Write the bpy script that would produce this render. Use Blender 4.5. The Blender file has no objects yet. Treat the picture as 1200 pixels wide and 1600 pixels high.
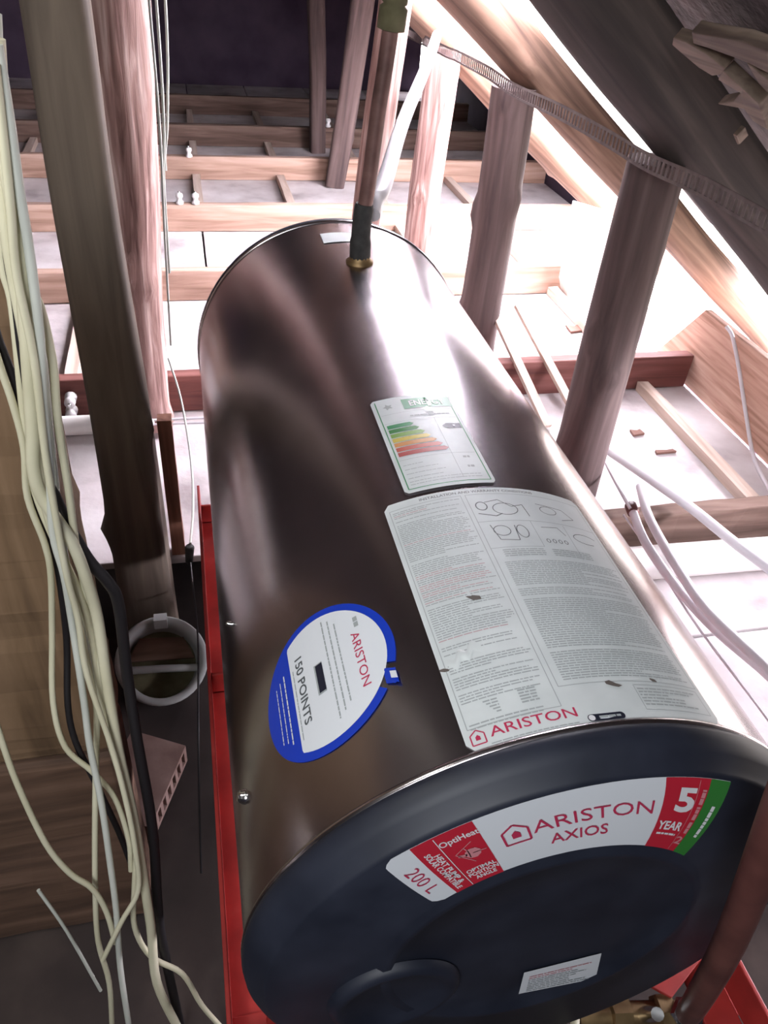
import bpy, math, random
from mathutils import Vector, Matrix, noise as mnoise
SC = bpy.context.scene
COL = SC.collection
random.seed(7)

# ------------------------------------------------------------------ camera
cd = bpy.data.cameras.new('camera'); cam = bpy.data.objects.new('camera', cd); COL.objects.link(cam)
XC = Vector((.97470, -.07715, .20976)); YC = Vector((-.21256, -.60997, .76338)); ZC = Vector((.06905, -.78866, -.61094))
# rows: camera right, up, back expressed in world axes
cam.matrix_world = Matrix(((XC[0], -XC[1], -XC[2], 0), (YC[0], -YC[1], -YC[2], 0), (ZC[0], -ZC[1], -ZC[2], 1.27), (0, 0, 0, 1)))
cd.sensor_fit = 'VERTICAL'; cd.sensor_height = 24; cd.lens = 24 * 1239 / 1600; cd.clip_start = .02
SC.camera = cam

# ------------------------------------------------------------------ sky, lamps, exposure
w = bpy.data.worlds.new('sky'); SC.world = w; w.use_nodes = True
bg = w.node_tree.nodes['Background']; bg.inputs[0].default_value = (.93, .92, 1, 1); bg.inputs[1].default_value = SKY = 66.0
wn, wl_ = w.node_tree.nodes, w.node_tree.links          # overcast sky above, duller ground below the horizon
wt = wn.new('ShaderNodeTexCoord'); wx = wn.new('ShaderNodeSeparateXYZ'); wr = wn.new('ShaderNodeValToRGB')
wl_.new(wt.outputs['Generated'], wx.inputs[0]); wm = wn.new('ShaderNodeMapRange'); wm.inputs[1].default_value = -.15; wm.inputs[2].default_value = .15
wl_.new(wx.outputs['Z'], wm.inputs[0]); wl_.new(wm.outputs[0], wr.inputs[0]); wl_.new(wr.outputs[0], bg.inputs[0])
wr.color_ramp.elements[0].color = (.20, .18, .17, 1); wr.color_ramp.elements[1].color = (.95, .90, 1, 1)
def area(name, loc, target, sx, sy, energy, color=(1, 1, 1), portal=False):
    l = bpy.data.lights.new(name, 'AREA'); l.shape = 'RECTANGLE'; l.size = sx; l.size_y = sy
    l.energy = energy; l.color = color
    if portal: l.cycles.is_portal = True
    o = bpy.data.objects.new(name, l); COL.objects.link(o); o.location = loc
    o.rotation_euler = (Vector(target) - Vector(loc)).to_track_quat('-Z', 'Y').to_euler()
    return o
# daylight enters by the hole in the right roof slope and the open eave below it
area('roof_hole_portal', (.79, 2.5, 1.255), (.79 - .78, 2.5, .255), .48, .98, 1, portal=True)
area('low_roof_hole_portal', (1.55, 3.08, .67), (1.55 - .78, 3.08, -.33), 1.3, .62, 1, portal=True)
area('eave_portal', (1.93, 2.2, .16), (.6, 2.2, .16), 1.6, .36, 1, portal=True)
area('near_eave_portal', (1.71, .8, .46), (.6, .8, .46), 1.2, .18, 1, portal=True)
# added fill lamp up behind the camera, no visible source
area('front_fill_light', (-.45, -.75, 1.78), (.15, .6, .6), .7, .7, 25.0, (.94, .97, 1))
area('cable_fill_light', (-.52, .42, 1.58), (-.12, .7, .9), .2, .2, 3.2, (1, .97, .9))   # added unseen lamp brightening the top of the cable bundle
SC.view_settings.view_transform = 'Standard'; SC.view_settings.look = 'None'
SC.view_settings.gamma = 1; SC.view_settings.use_curve_mapping = False
SC.view_settings.exposure = 0.0

# ------------------------------------------------------------------ materials
def lin(h):
    if isinstance(h, str):
        c = [int(h[i:i + 2], 16) / 255 for i in (0, 2, 4)]
        return tuple((x / 12.92 if x <= .04045 else ((x + .055) / 1.055) ** 2.4) for x in c) + (1,)
    return tuple(h) + (1,)
def mat(name, color, rough=.6, metal=0, spec=None):
    m = bpy.data.materials.new(name); m.use_nodes = True
    b = m.node_tree.nodes['Principled BSDF']
    b.inputs['Base Color'].default_value = lin(color); b.inputs['Roughness'].default_value = rough; b.inputs['Metallic'].default_value = metal
    if spec is not None: b.inputs['Specular IOR Level'].default_value = spec
    return m
def nodes(m): return m.node_tree.nodes, m.node_tree.links, m.node_tree.nodes['Principled BSDF']
def noisy(name, stops, scale=(1, 1, 1), nscale=6, detail=6, rough=.8, bump=.3, bscale=None, metal=0, distort=.0, dist=.004):
    """colour ramp over stretched noise, with a matching bump"""
    m = mat(name, (0, 0, 0), rough, metal); n, l, b = nodes(m)
    tc = n.new('ShaderNodeTexCoord'); mp = n.new('ShaderNodeMapping'); mp.inputs['Scale'].default_value = scale
    l.new(tc.outputs['Object'], mp.inputs[0])
    nz = n.new('ShaderNodeTexNoise'); nz.inputs['Scale'].default_value = nscale; nz.inputs['Detail'].default_value = detail; nz.inputs['Distortion'].default_value = distort
    l.new(mp.outputs[0], nz.inputs['Vector'])
    cr = n.new('ShaderNodeValToRGB'); e = cr.color_ramp.elements
    while len(e) < len(stops): e.new(.5)
    for i, (p, c) in enumerate(stops): e[i].position = p; e[i].color = lin(c)
    l.new(nz.outputs['Fac'], cr.inputs[0]); l.new(cr.outputs[0], b.inputs['Base Color'])
    bp = n.new('ShaderNodeBump'); bp.inputs['Strength'].default_value = bump; bp.inputs['Distance'].default_value = dist
    if bscale:
        n2 = n.new('ShaderNodeTexNoise'); n2.inputs['Scale'].default_value = bscale; n2.inputs['Detail'].default_value = 4
        l.new(mp.outputs[0], n2.inputs['Vector']); l.new(n2.outputs['Fac'], bp.inputs['Height'])
    else: l.new(nz.outputs['Fac'], bp.inputs['Height'])
    l.new(bp.outputs[0], b.inputs['Normal'])
    return m
def wood(name, dark, mid, light, axis='Z', rough=.82, k=1.0, bump=.5):
    s = {'X': (1, 14, 14), 'Y': (14, 1, 14), 'Z': (14, 14, 1)}[axis]
    return noisy(name, [(.3, dark), (.5, mid), (.72, light)], s, 2.2 * k, 8, rough, bump, distort=.6)
M = {}
M['log'] = wood('weathered_log_wood', (.05, .031, .03), (.092, .059, .055), (.145, .098, .09), bump=.3)
M['log_grey'] = wood('grey_timber', (.09, .068, .053), (.14, .107, .082), (.19, .147, .112), bump=.25)
M['log_pink'] = wood('peeled_pole_wood', (.13, .065, .055), (.36, .215, .19), (.66, .5, .46), k=1.6, bump=1.0)
M['rafter'] = wood('rafter_wood', (.07, .038, .026), (.17, .10, .068), (.28, .175, .125))
M['rafter_dark'] = wood('dark_rafter_wood', (.035, .026, .025), (.062, .046, .042), (.10, .075, .066), bump=.3)
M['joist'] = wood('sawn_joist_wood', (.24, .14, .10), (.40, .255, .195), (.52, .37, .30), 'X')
M['joist_shaded'] = wood('shaded_joist_wood', (.07, .04, .03), (.14, .085, .065), (.22, .15, .12), 'X')  # joist wood darkened: shade on the far rows and nearest face is in the colour
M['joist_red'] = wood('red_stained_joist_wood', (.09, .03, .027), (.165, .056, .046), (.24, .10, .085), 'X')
M['batten'] = wood('pale_batten_wood', (.4, .3, .24), (.55, .43, .36), (.68, .57, .5), 'Y')
M['stud'] = wood('reddish_stud_wood', (.12, .05, .03), (.25, .11, .07), (.36, .18, .12))
M['plank'] = wood('brown_plank_wood', (.09, .052, .028), (.19, .115, .062), (.27, .17, .1), k=.8)
M['plank_x'] = wood('brown_beam_wood', (.08, .045, .03), (.15, .085, .055), (.22, .13, .09), 'X')
M['eaveboard'] = wood('pinkish_eave_board_wood', (.36, .2, .14), (.55, .34, .26), (.66, .46, .37), 'Y', k=1.6)
M['panel'] = noisy('dusty_ceiling_board', [(.25, (.28, .235, .235)), (.45, (.50, .45, .45)), (.7, (.64, .60, .60))], (1, 1, 1), 5, 10, .95, .4, 40)
M['pit'] = noisy('dark_dusty_floor', [(.3, (.018, .012, .011)), (.55, (.04, .028, .025)), (.8, (.08, .058, .05))], (1, 1, 1), 6, 8, .95, .5)
M['roofing'] = noisy('dark_roof_underside', [(.3, (.03, .024, .025)), (.55, (.07, .055, .055)), (.8, (.13, .1, .095))], (1, 1, 1), 7, 8, .95, .6, 18, dist=.02)
M['backwall'] = noisy('dark_gable_wall', [(.3, (.055, .036, .065)), (.7, (.10, .07, .11))], (1, 1, 1), 4, 5, .95, .3)
M['shard'] = wood('splintered_wood', (.09, .06, .05), (.18, .13, .10), (.27, .2, .16), 'Y', k=1.2)
M['red'] = noisy('red_painted_steel', [(.3, (.26, .02, .018)), (.6, (.42, .035, .03)), (.8, (.5, .07, .06))], (1, 1, 1), 14, 6, .5, .15)
M['cable'] = noisy('cream_cable_sheath', [(.3, (.56, .53, .37)), (.7, (.72, .69, .52))], (1, 1, 1), 9, 4, .5, .05)
M['cable_grey'] = noisy('pale_grey_cable_sheath', [(.3, (.5, .52, .47)), (.7, (.66, .68, .62))], (1, 1, 1), 9, 4, .5, .05)
M['cable_black'] = mat('black_cable_sheath', (.012, .01, .012), .55)
M['conduit'] = noisy('white_plastic_conduit', [(.3, (.62, .6, .63)), (.7, (.75, .73, .76))], (1, 1, 1), 8, 4, .4, .05)
M['plastic'] = None
M['steelpipe'] = noisy('rusty_steel_pipe', [(.3, (.09, .045, .04)), (.6, (.19, .1, .09)), (.8, (.3, .18, .16))], (1, 1, 1), 25, 6, .55, .3, metal=.3)
M['blackfoam'] = noisy('black_pipe_lagging', [(.3, (.012, .012, .012)), (.7, (.04, .038, .038))], (1, 1, 1), 60, 4, .75, .5)
M['chrome'] = mat('bright_screw_metal', (.75, .77, .78), .18, 1)
M['brass'] = noisy('dull_brass', [(.3, (.16, .10, .05)), (.7, (.32, .22, .11))], (1, 1, 1), 30, 4, .5, .1, metal=.8)
M['brownpipe'] = noisy('brown_pipe_paint', [(.3, (.07, .022, .02)), (.7, (.14, .05, .042))], (1, 1, 1), 18, 5, .5, .15)
M['strap'] = noisy('galvanised_strap', [(.3, (.07, .05, .048)), (.7, (.13, .1, .095))], (1, 1, 1), 40, 4, .55, .2, metal=.2)
M['white'] = mat('white_porcelain', (.8, .78, .78), .35)
M['carton'] = noisy('white_board', [(.3, (.7, .66, .63)), (.7, (.82, .8, .78))], (1, 1, 1), 5, 4, .8, .1)
M['bucket'] = noisy('dusty_grey_plastic', [(.3, (.36, .37, .36)), (.7, (.52, .53, .52))], (1, 1, 1), 12, 5, .7, .15)
M['brick'] = noisy('dusty_clay_block', [(.3, (.2, .12, .1)), (.7, (.36, .24, .21))], (1, 1, 1), 16, 6, .95, .5)
M['olive'] = noisy('olive_dry_rubble', [(.3, (.09, .08, .04)), (.7, (.19, .17, .1))], (1, 1, 1), 18, 5, .95, .5)
M['debris'] = mat('brown_chip', (.16, .08, .06), .9)
# paper and print
M['paper'] = noisy('white_label_paper', [(.3, (.60, .64, .65)), (.7, (.70, .74, .75))], (1, 1, 1), 25, 5, .42, .04)
M['gloss'] = mat('glossy_white_label', (.74, .77, .82), .28)
M['p_red'] = mat('red_print', (.52, .018, .04), .35)
M['p_logo'] = mat('crimson_print', (.50, .03, .09), .4)
M['p_blue'] = mat('blue_print', (.010, .045, .48), .3)
M['p_grey'] = mat('grey_print', (.36, .39, .40), .5)
M['p_dark'] = mat('dark_print', (.09, .1, .11), .5)
M['p_black'] = mat('black_print', (.012, .014, .03), .45)
M['p_pink'] = mat('faded_pink_print', (.52, .36, .38), .5)
M['p_white'] = mat('white_print', (.74, .74, .77), .4)
M['p_rose'] = mat('rose_print', (.62, .25, .28), .4)
M['p_green'] = mat('green_print', (.03, .20, .035), .35)
M['p_green2'] = mat('energy_green_print', (.02, .24, .08), .4)
M['p_lime'] = mat('lime_print', (.20, .36, .06), .4)
M['p_yellow'] = mat('yellow_print', (.62, .48, .06), .4)
M['p_orange'] = mat('orange_print', (.60, .26, .06), .4)
M['p_orred'] = mat('orange_red_print', (.52, .10, .06), .4)
M['p_energyred'] = mat('energy_red_print', (.42, .06, .05), .4)
M['tear'] = mat('torn_label_backing', (.12, .10, .09), .7)

def jacket_material():
    m = mat('thin_steel_jacket', (.42, .385, .40), .2, 1); n, l, b = nodes(m)
    tc = n.new('ShaderNodeTexCoord')
    a = n.new('ShaderNodeTexNoise'); a.inputs['Scale'].default_value = 6; a.inputs['Detail'].default_value = 3; a.inputs['Roughness'].default_value = .5
    l.new(tc.outputs['Object'], a.inputs['Vector'])
    r = n.new('ShaderNodeMapRange'); r.inputs[1].default_value = .1; r.inputs[2].default_value = .9; r.inputs[3].default_value = .205; r.inputs[4].default_value = .268
    l.new(a.outputs['Fac'], r.inputs[0]); l.new(r.outputs[0], b.inputs['Roughness'])
    cr = n.new('ShaderNodeValToRGB'); cr.color_ramp.elements[0].position = .1; cr.color_ramp.elements[0].color = (.40, .36, .375, 1)
    cr.color_ramp.elements[1].position = .9; cr.color_ramp.elements[1].color = (.60, .55, .575, 1)
    l.new(a.outputs['Fac'], cr.inputs[0]); l.new(cr.outputs[0], b.inputs['Base Color'])
    f = n.new('ShaderNodeTexNoise'); f.inputs['Scale'].default_value = 420; f.inputs['Detail'].default_value = 2
    l.new(tc.outputs['Object'], f.inputs['Vector'])
    bp = n.new('ShaderNodeBump'); bp.inputs['Strength'].default_value = .10; bp.inputs['Distance'].default_value = .001
    return m
M['jacket'] = jacket_material()
def cap_material():
    m = mat('slate_grey_plastic', (.03, .034, .048), .36); n, l, b = nodes(m)
    tc = n.new('ShaderNodeTexCoord')
    a = n.new('ShaderNodeTexNoise'); a.inputs['Scale'].default_value = 14; a.inputs['Detail'].default_value = 8
    l.new(tc.outputs['Object'], a.inputs['Vector'])
    cr = n.new('ShaderNodeValToRGB'); cr.color_ramp.elements[0].position = .35; cr.color_ramp.elements[0].color = (.009, .0115, .022, 1)
    cr.color_ramp.elements[1].position = .8; cr.color_ramp.elements[1].color = (.022, .026, .044, 1)
    l.new(a.outputs['Fac'], cr.inputs[0]); l.new(cr.outputs[0], b.inputs['Base Color'])
    r = n.new('ShaderNodeMapRange'); r.inputs[3].default_value = .45; r.inputs[4].default_value = .62
    l.new(a.outputs['Fac'], r.inputs[0]); l.new(r.outputs[0], b.inputs['Roughness'])
    return m
M['cap'] = cap_material()

# ------------------------------------------------------------------ mesh helpers
class MB:
    """collects faces in world coordinates; one MB becomes one mesh object"""
    def __init__(s): s.v = []; s.f = []; s.m = []; s.s = []
    def add(s, vs, fs, mi=0, smooth=False):
        b = len(s.v); s.v += [tuple(p) for p in vs]
        for f in fs: s.f.append(tuple(i + b for i in f)); s.m.append(mi); s.s.append(smooth)
    def box(s, lo, hi, mi=0, rot=None, piv=None):
        vs = [Vector((x, y, z)) for x in (lo[0], hi[0]) for y in (lo[1], hi[1]) for z in (lo[2], hi[2])]
        if rot is not None:
            p = Vector(piv) if piv is not None else (Vector(lo) + Vector(hi)) / 2
            vs = [rot @ (q - p) + p for q in vs]
        s.add(vs, [(0, 1, 3, 2), (4, 6, 7, 5), (0, 4, 5, 1), (2, 3, 7, 6), (0, 2, 6, 4), (1, 5, 7, 3)], mi)
    def beam(s, p0, p1, w, h, seg=14, wob=.003, seed=0, mi=0, up=(0, 0, 1)):
        """sawn timber with slightly uneven faces"""
        p0, p1 = Vector(p0), Vector(p1); d = (p1 - p0).normalized(); u = Vector(up); sx = d.cross(u).normalized(); u = sx.cross(d)
        rings = []
        for i in range(seg + 1):
            c = p0.lerp(p1, i / seg); ring = []
            for k, (a, b) in enumerate(((-1, -1), (1, -1), (1, 1), (-1, 1))):
                j = mnoise.noise_vector(Vector((i * .6 + seed * 7.3, k * 3.1, seed))) * wob
                ring.append(c + sx * (a * w / 2) + u * (b * h / 2) + j)
            rings.append(ring)
        vs = [p for r in rings for p in r]; fs = []
        for i in range(seg):
            for k in range(4): fs.append((i * 4 + k, i * 4 + (k + 1) % 4, i * 4 + 4 + (k + 1) % 4, i * 4 + 4 + k))
        fs += [(3, 2, 1, 0), tuple(seg * 4 + k for k in range(4))]
        s.add(vs, fs, mi)
    def tube(s, pts, r, seg=10, mi=0, smooth=True, caps=True):
        pts = [Vector(p) for p in pts]; n = len(pts); rr = r if isinstance(r, (list, tuple)) else [r] * n
        t0 = (pts[1] - pts[0]).normalized(); a = t0.orthogonal().normalized(); vs = []
        for i, p in enumerate(pts):
            t = (pts[min(i + 1, n - 1)] - pts[max(i - 1, 0)]).normalized()
            a = (a - t * a.dot(t)).normalized(); b = t.cross(a)
            for k in range(seg):
                g = 2 * math.pi * k / seg; vs.append(p + (a * math.cos(g) + b * math.sin(g)) * rr[i])
        fs = [(i * seg + k, i * seg + (k + 1) % seg, (i + 1) * seg + (k + 1) % seg, (i + 1) * seg + k) for i in range(n - 1) for k in range(seg)]
        s.add(vs, fs, mi, smooth)
        if caps:
            s.add(vs[:seg][::-1], [tuple(range(seg))], mi); s.add(vs[-seg:], [tuple(range(seg))], mi)
    def lathe(s, prof, origin, axis, seg=48, mi=0, smooth=True):
        """prof: (radius, distance along axis)"""
        o = Vector(origin); ax = Vector(axis).normalized(); a = ax.orthogonal().normalized(); b = ax.cross(a); vs = []
        for r, h in prof:
            for k in range(seg):
                g = 2 * math.pi * k / seg; vs.append(o + ax * h + (a * math.cos(g) + b * math.sin(g)) * r)
        n = len(prof)
        s.add(vs, [(i * seg + k, i * seg + (k + 1) % seg, (i + 1) * seg + (k + 1) % seg, (i + 1) * seg + k) for i in range(n - 1) for k in range(seg)], mi, smooth)
        for i in (0, n - 1):
            if prof[i][0] > 1e-4: s.add(vs[i * seg:(i + 1) * seg], [tuple(range(seg))], mi)
    def grid(s, fn, nu, nv, mi=0, smooth=True):
        vs = [fn(i / nu, j / nv) for j in range(nv + 1) for i in range(nu + 1)]
        s.add(vs, [(j * (nu + 1) + i, j * (nu + 1) + i + 1, (j + 1) * (nu + 1) + i + 1, (j + 1) * (nu + 1) + i) for j in range(nv) for i in range(nu)], mi, smooth)
    def slab(s, poly, thick, mi=0):
        poly = [Vector(p) for p in poly]; t = Vector(thick); n = len(poly)
        s.add(poly + [p + t for p in poly], [tuple(range(n))[::-1], tuple(range(n, 2 * n))] + [(i, (i + 1) % n, n + (i + 1) % n, n + i) for i in range(n)], mi)

ABS = {}
def wloc(o): return ABS.get(o.name, Vector((0, 0, 0)))
def obj(name, mb, mats, parent=None, loc=None, bevel=0, merge=False):
    """links mb as one mesh object; world coordinates are moved into the frame of the parent or of loc"""
    if not isinstance(mats, (list, tuple)): mats = [mats]
    off = wloc(parent) if parent is not None else Vector(loc if loc is not None else (0, 0, 0))
    me = bpy.data.meshes.new(name); me.from_pydata([tuple(Vector(p) - off) for p in mb.v], [], mb.f)
    for m in mats: me.materials.append(m)
    me.polygons.foreach_set('material_index', mb.m); me.polygons.foreach_set('use_smooth', mb.s); me.update()
    o = bpy.data.objects.new(name, me); COL.objects.link(o)
    if parent is not None: o.parent = parent
    else: o.location = off
    ABS[o.name] = off
    if bevel:
        b = o.modifiers.new('bevel', 'BEVEL'); b.width = bevel; b.segments = 2; b.limit_method = 'ANGLE'
    return o
def tag(o, label=None, cat=None, group=None, kind=None):
    if label: o['label'] = label
    if cat: o['category'] = cat
    if group: o['group'] = group
    if kind: o['kind'] = kind
    return o
def thing(name, label, cat, loc, group=None):
    o = bpy.data.objects.new(name, None); o.empty_display_size = .05; COL.objects.link(o); o.location = loc; ABS[o.name] = Vector(loc)
    return tag(o, label, cat, group)
def single(name, mb, mats, label, cat, loc, group=None, bevel=0):
    return tag(obj(name, mb, mats, None, loc, bevel), label, cat, group)
def smooth_path(pts, k=4):
    """Catmull-Rom through pts"""
    P = [Vector(p) for p in pts]; P = [P[0] * 2 - P[1]] + P + [P[-1] * 2 - P[-2]]; out = []
    for i in range(1, len(P) - 2):
        a, b, c, d = P[i - 1:i + 3]
        for j in range(k):
            t = j / k; out.append(.5 * ((2 * b) + (c - a) * t + (2 * a - 5 * b + 4 * c - d) * t * t + (3 * b - a - 3 * c + d) * t ** 3))
    return out + [P[-2]]
def log(name, p0, p1, r0, r1, m, label=None, cat=None, seed=0, sq=0, knots=6, group=None, parent=None, amp=.06, seg=28, bend=.012, dents=()):
    """an uneven pole: local Z runs along the trunk, so the grain follows it"""
    p0, p1 = Vector(p0), Vector(p1); L = (p1 - p0).length; n = max(12, int(L / .035)); vs = []; rnd = random.Random(seed)
    kn = [(rnd.uniform(0, L), rnd.uniform(0, 6.28), rnd.uniform(.12, .3)) for _ in range(knots)]
    for i in range(n + 1):
        z = L * i / n; r = r0 + (r1 - r0) * i / n
        cx = mnoise.noise(Vector((z * 1.3, seed, 0))) * bend; cy = mnoise.noise(Vector((z * 1.3, seed, 9))) * bend
        for k in range(seg):
            g = 2 * math.pi * k / seg; c, s_ = math.cos(g), math.sin(g); q = r
            if sq: q = r * ((1 - sq) + sq / max(abs(c), abs(s_)) * .9)
            q *= 1 + amp * mnoise.noise(Vector((c * 1.5, s_ * 1.5, z * 3 + seed * 5))) + amp * .4 * mnoise.noise(Vector((c * 5, s_ * 5, z * 1.5 + seed)))
            for kz, kg, ka in kn:
                dg = (g - kg + math.pi) % (2 * math.pi) - math.pi
                q += r * ka * math.exp(-((z - kz) / .03) ** 2 - (dg / .4) ** 2)
            vs.append((cx + c * q, cy + s_ * q, z))
    mb = MB(); mb.add(vs, [(i * seg + k, i * seg + (k + 1) % seg, (i + 1) * seg + (k + 1) % seg, (i + 1) * seg + k) for i in range(n) for k in range(seg)], 0, True)
    mb.add(vs[:seg][::-1], [tuple(range(seg))]); mb.add(vs[-seg:], [tuple(range(seg))])
    off = wloc(parent) if parent is not None else Vector((0, 0, 0))
    o = obj(name, mb, m); o.location = p0 - off; ABS[o.name] = p0
    if parent is not None: o.parent = parent
    o.rotation_euler = (p1 - p0).to_track_quat('Z', 'Y').to_euler()
    if label: tag(o, label, cat, group)
    return o
_tc = {}
def glyphs(s, bold=0):
    """flat outline of a line of lettering, centred, size 1: vertices, faces, width"""
    if (s, bold) in _tc: return _tc[(s, bold)]
    cu = bpy.data.curves.new('lettering', 'FONT'); cu.body = s; cu.size = 1; cu.align_x = 'CENTER'; cu.align_y = 'CENTER'; cu.offset = bold; cu.resolution_u = 3
    o = bpy.data.objects.new('lettering', cu); COL.objects.link(o); bpy.context.view_layer.update()
    me = bpy.data.meshes.new_from_object(o.evaluated_get(bpy.context.evaluated_depsgraph_get()))
    vs = [(v.co.x, v.co.y) for v in me.vertices]; fs = [tuple(p.vertices) for p in me.polygons]
    bpy.data.objects.remove(o); bpy.data.curves.remove(cu); bpy.data.meshes.remove(me)
    xs = [v[0] for v in vs]; cx = (min(xs) + max(xs)) / 2; ys = [v[1] for v in vs]; cy = (min(ys) + max(ys)) / 2
    vs = [(x - cx, y - cy) for x, y in vs]
    _tc[(s, bold)] = (vs, fs, max(xs) - min(xs), max(ys) - min(ys)); return _tc[(s, bold)]
def letter(mb, s, fn, cx, cy, w, h, ang=0, bold=0, mi=0):
    """writes s inside a box w by h about (cx, cy) of the surface fn(x, y)"""
    vs, fs, W, H = glyphs(s, bold); c, q = math.cos(ang), math.sin(ang); out = []
    for x, y in vs:
        x, y = x * w / W, y * h / H; out.append(fn(cx + x * c - y * q, cy + x * q + y * c))
    mb.add(out, fs, mi)
def quad(mb, fn, x0, y0, x1, y1, mi=0, nu=1, nv=1):
    mb.grid(lambda a, b: fn(x0 + (x1 - x0) * a, y0 + (y1 - y0) * b), nu, nv, mi, False)
def stroke(mb, fn, pts, wd, mi=0):
    """a printed line of width wd through surface points"""
    fine = [pts[0]]
    for (x0, y0), (x1, y1) in zip(pts, pts[1:]):
        k = max(1, math.ceil(math.hypot(x1 - x0, y1 - y0) / .015)); fine += [(x0 + (x1 - x0) * i / k, y0 + (y1 - y0) * i / k) for i in range(1, k + 1)]
    for (x0, y0), (x1, y1) in zip(fine, fine[1:]):
        L = math.hypot(x1 - x0, y1 - y0) or 1e-9; nx, ny = -(y1 - y0) / L * wd / 2, (x1 - x0) / L * wd / 2
        mb.add([fn(x0 + nx, y0 + ny), fn(x0 - nx, y0 - ny), fn(x1 - nx, y1 - ny), fn(x1 + nx, y1 + ny)], [(0, 1, 2, 3)], mi)
def words(mb, fn, x0, x1, y, h, rnd, mi=0, fill=1.0):
    """a line of small print: word after word"""
    x = x0; end = x0 + (x1 - x0) * fill
    while x < end - .001:
        wl = min(rnd.uniform(.002, .009), end - x); quad(mb, fn, x, y - h / 2, x + wl, y + h / 2, mi); x += wl + .0009
def house(mb, fn, cx, cy, w, h, mi=0, lw=None):
    lw = lw or w * .1
    a = [(-.5, -.5), (.5, -.5), (.5, .18), (0, .5), (-.5, .18), (-.5, -.5)]
    stroke(mb, fn, [(cx + x * w, cy + y * h) for x, y in a], lw, mi)
    b = [(-.17, -.22), (.17, -.22), (.17, .02), (0, .16), (-.17, .02)]
    mb.add([fn(cx + x * w, cy + y * h) for x, y in b], [(0, 1, 2, 3, 4)], mi)
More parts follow.
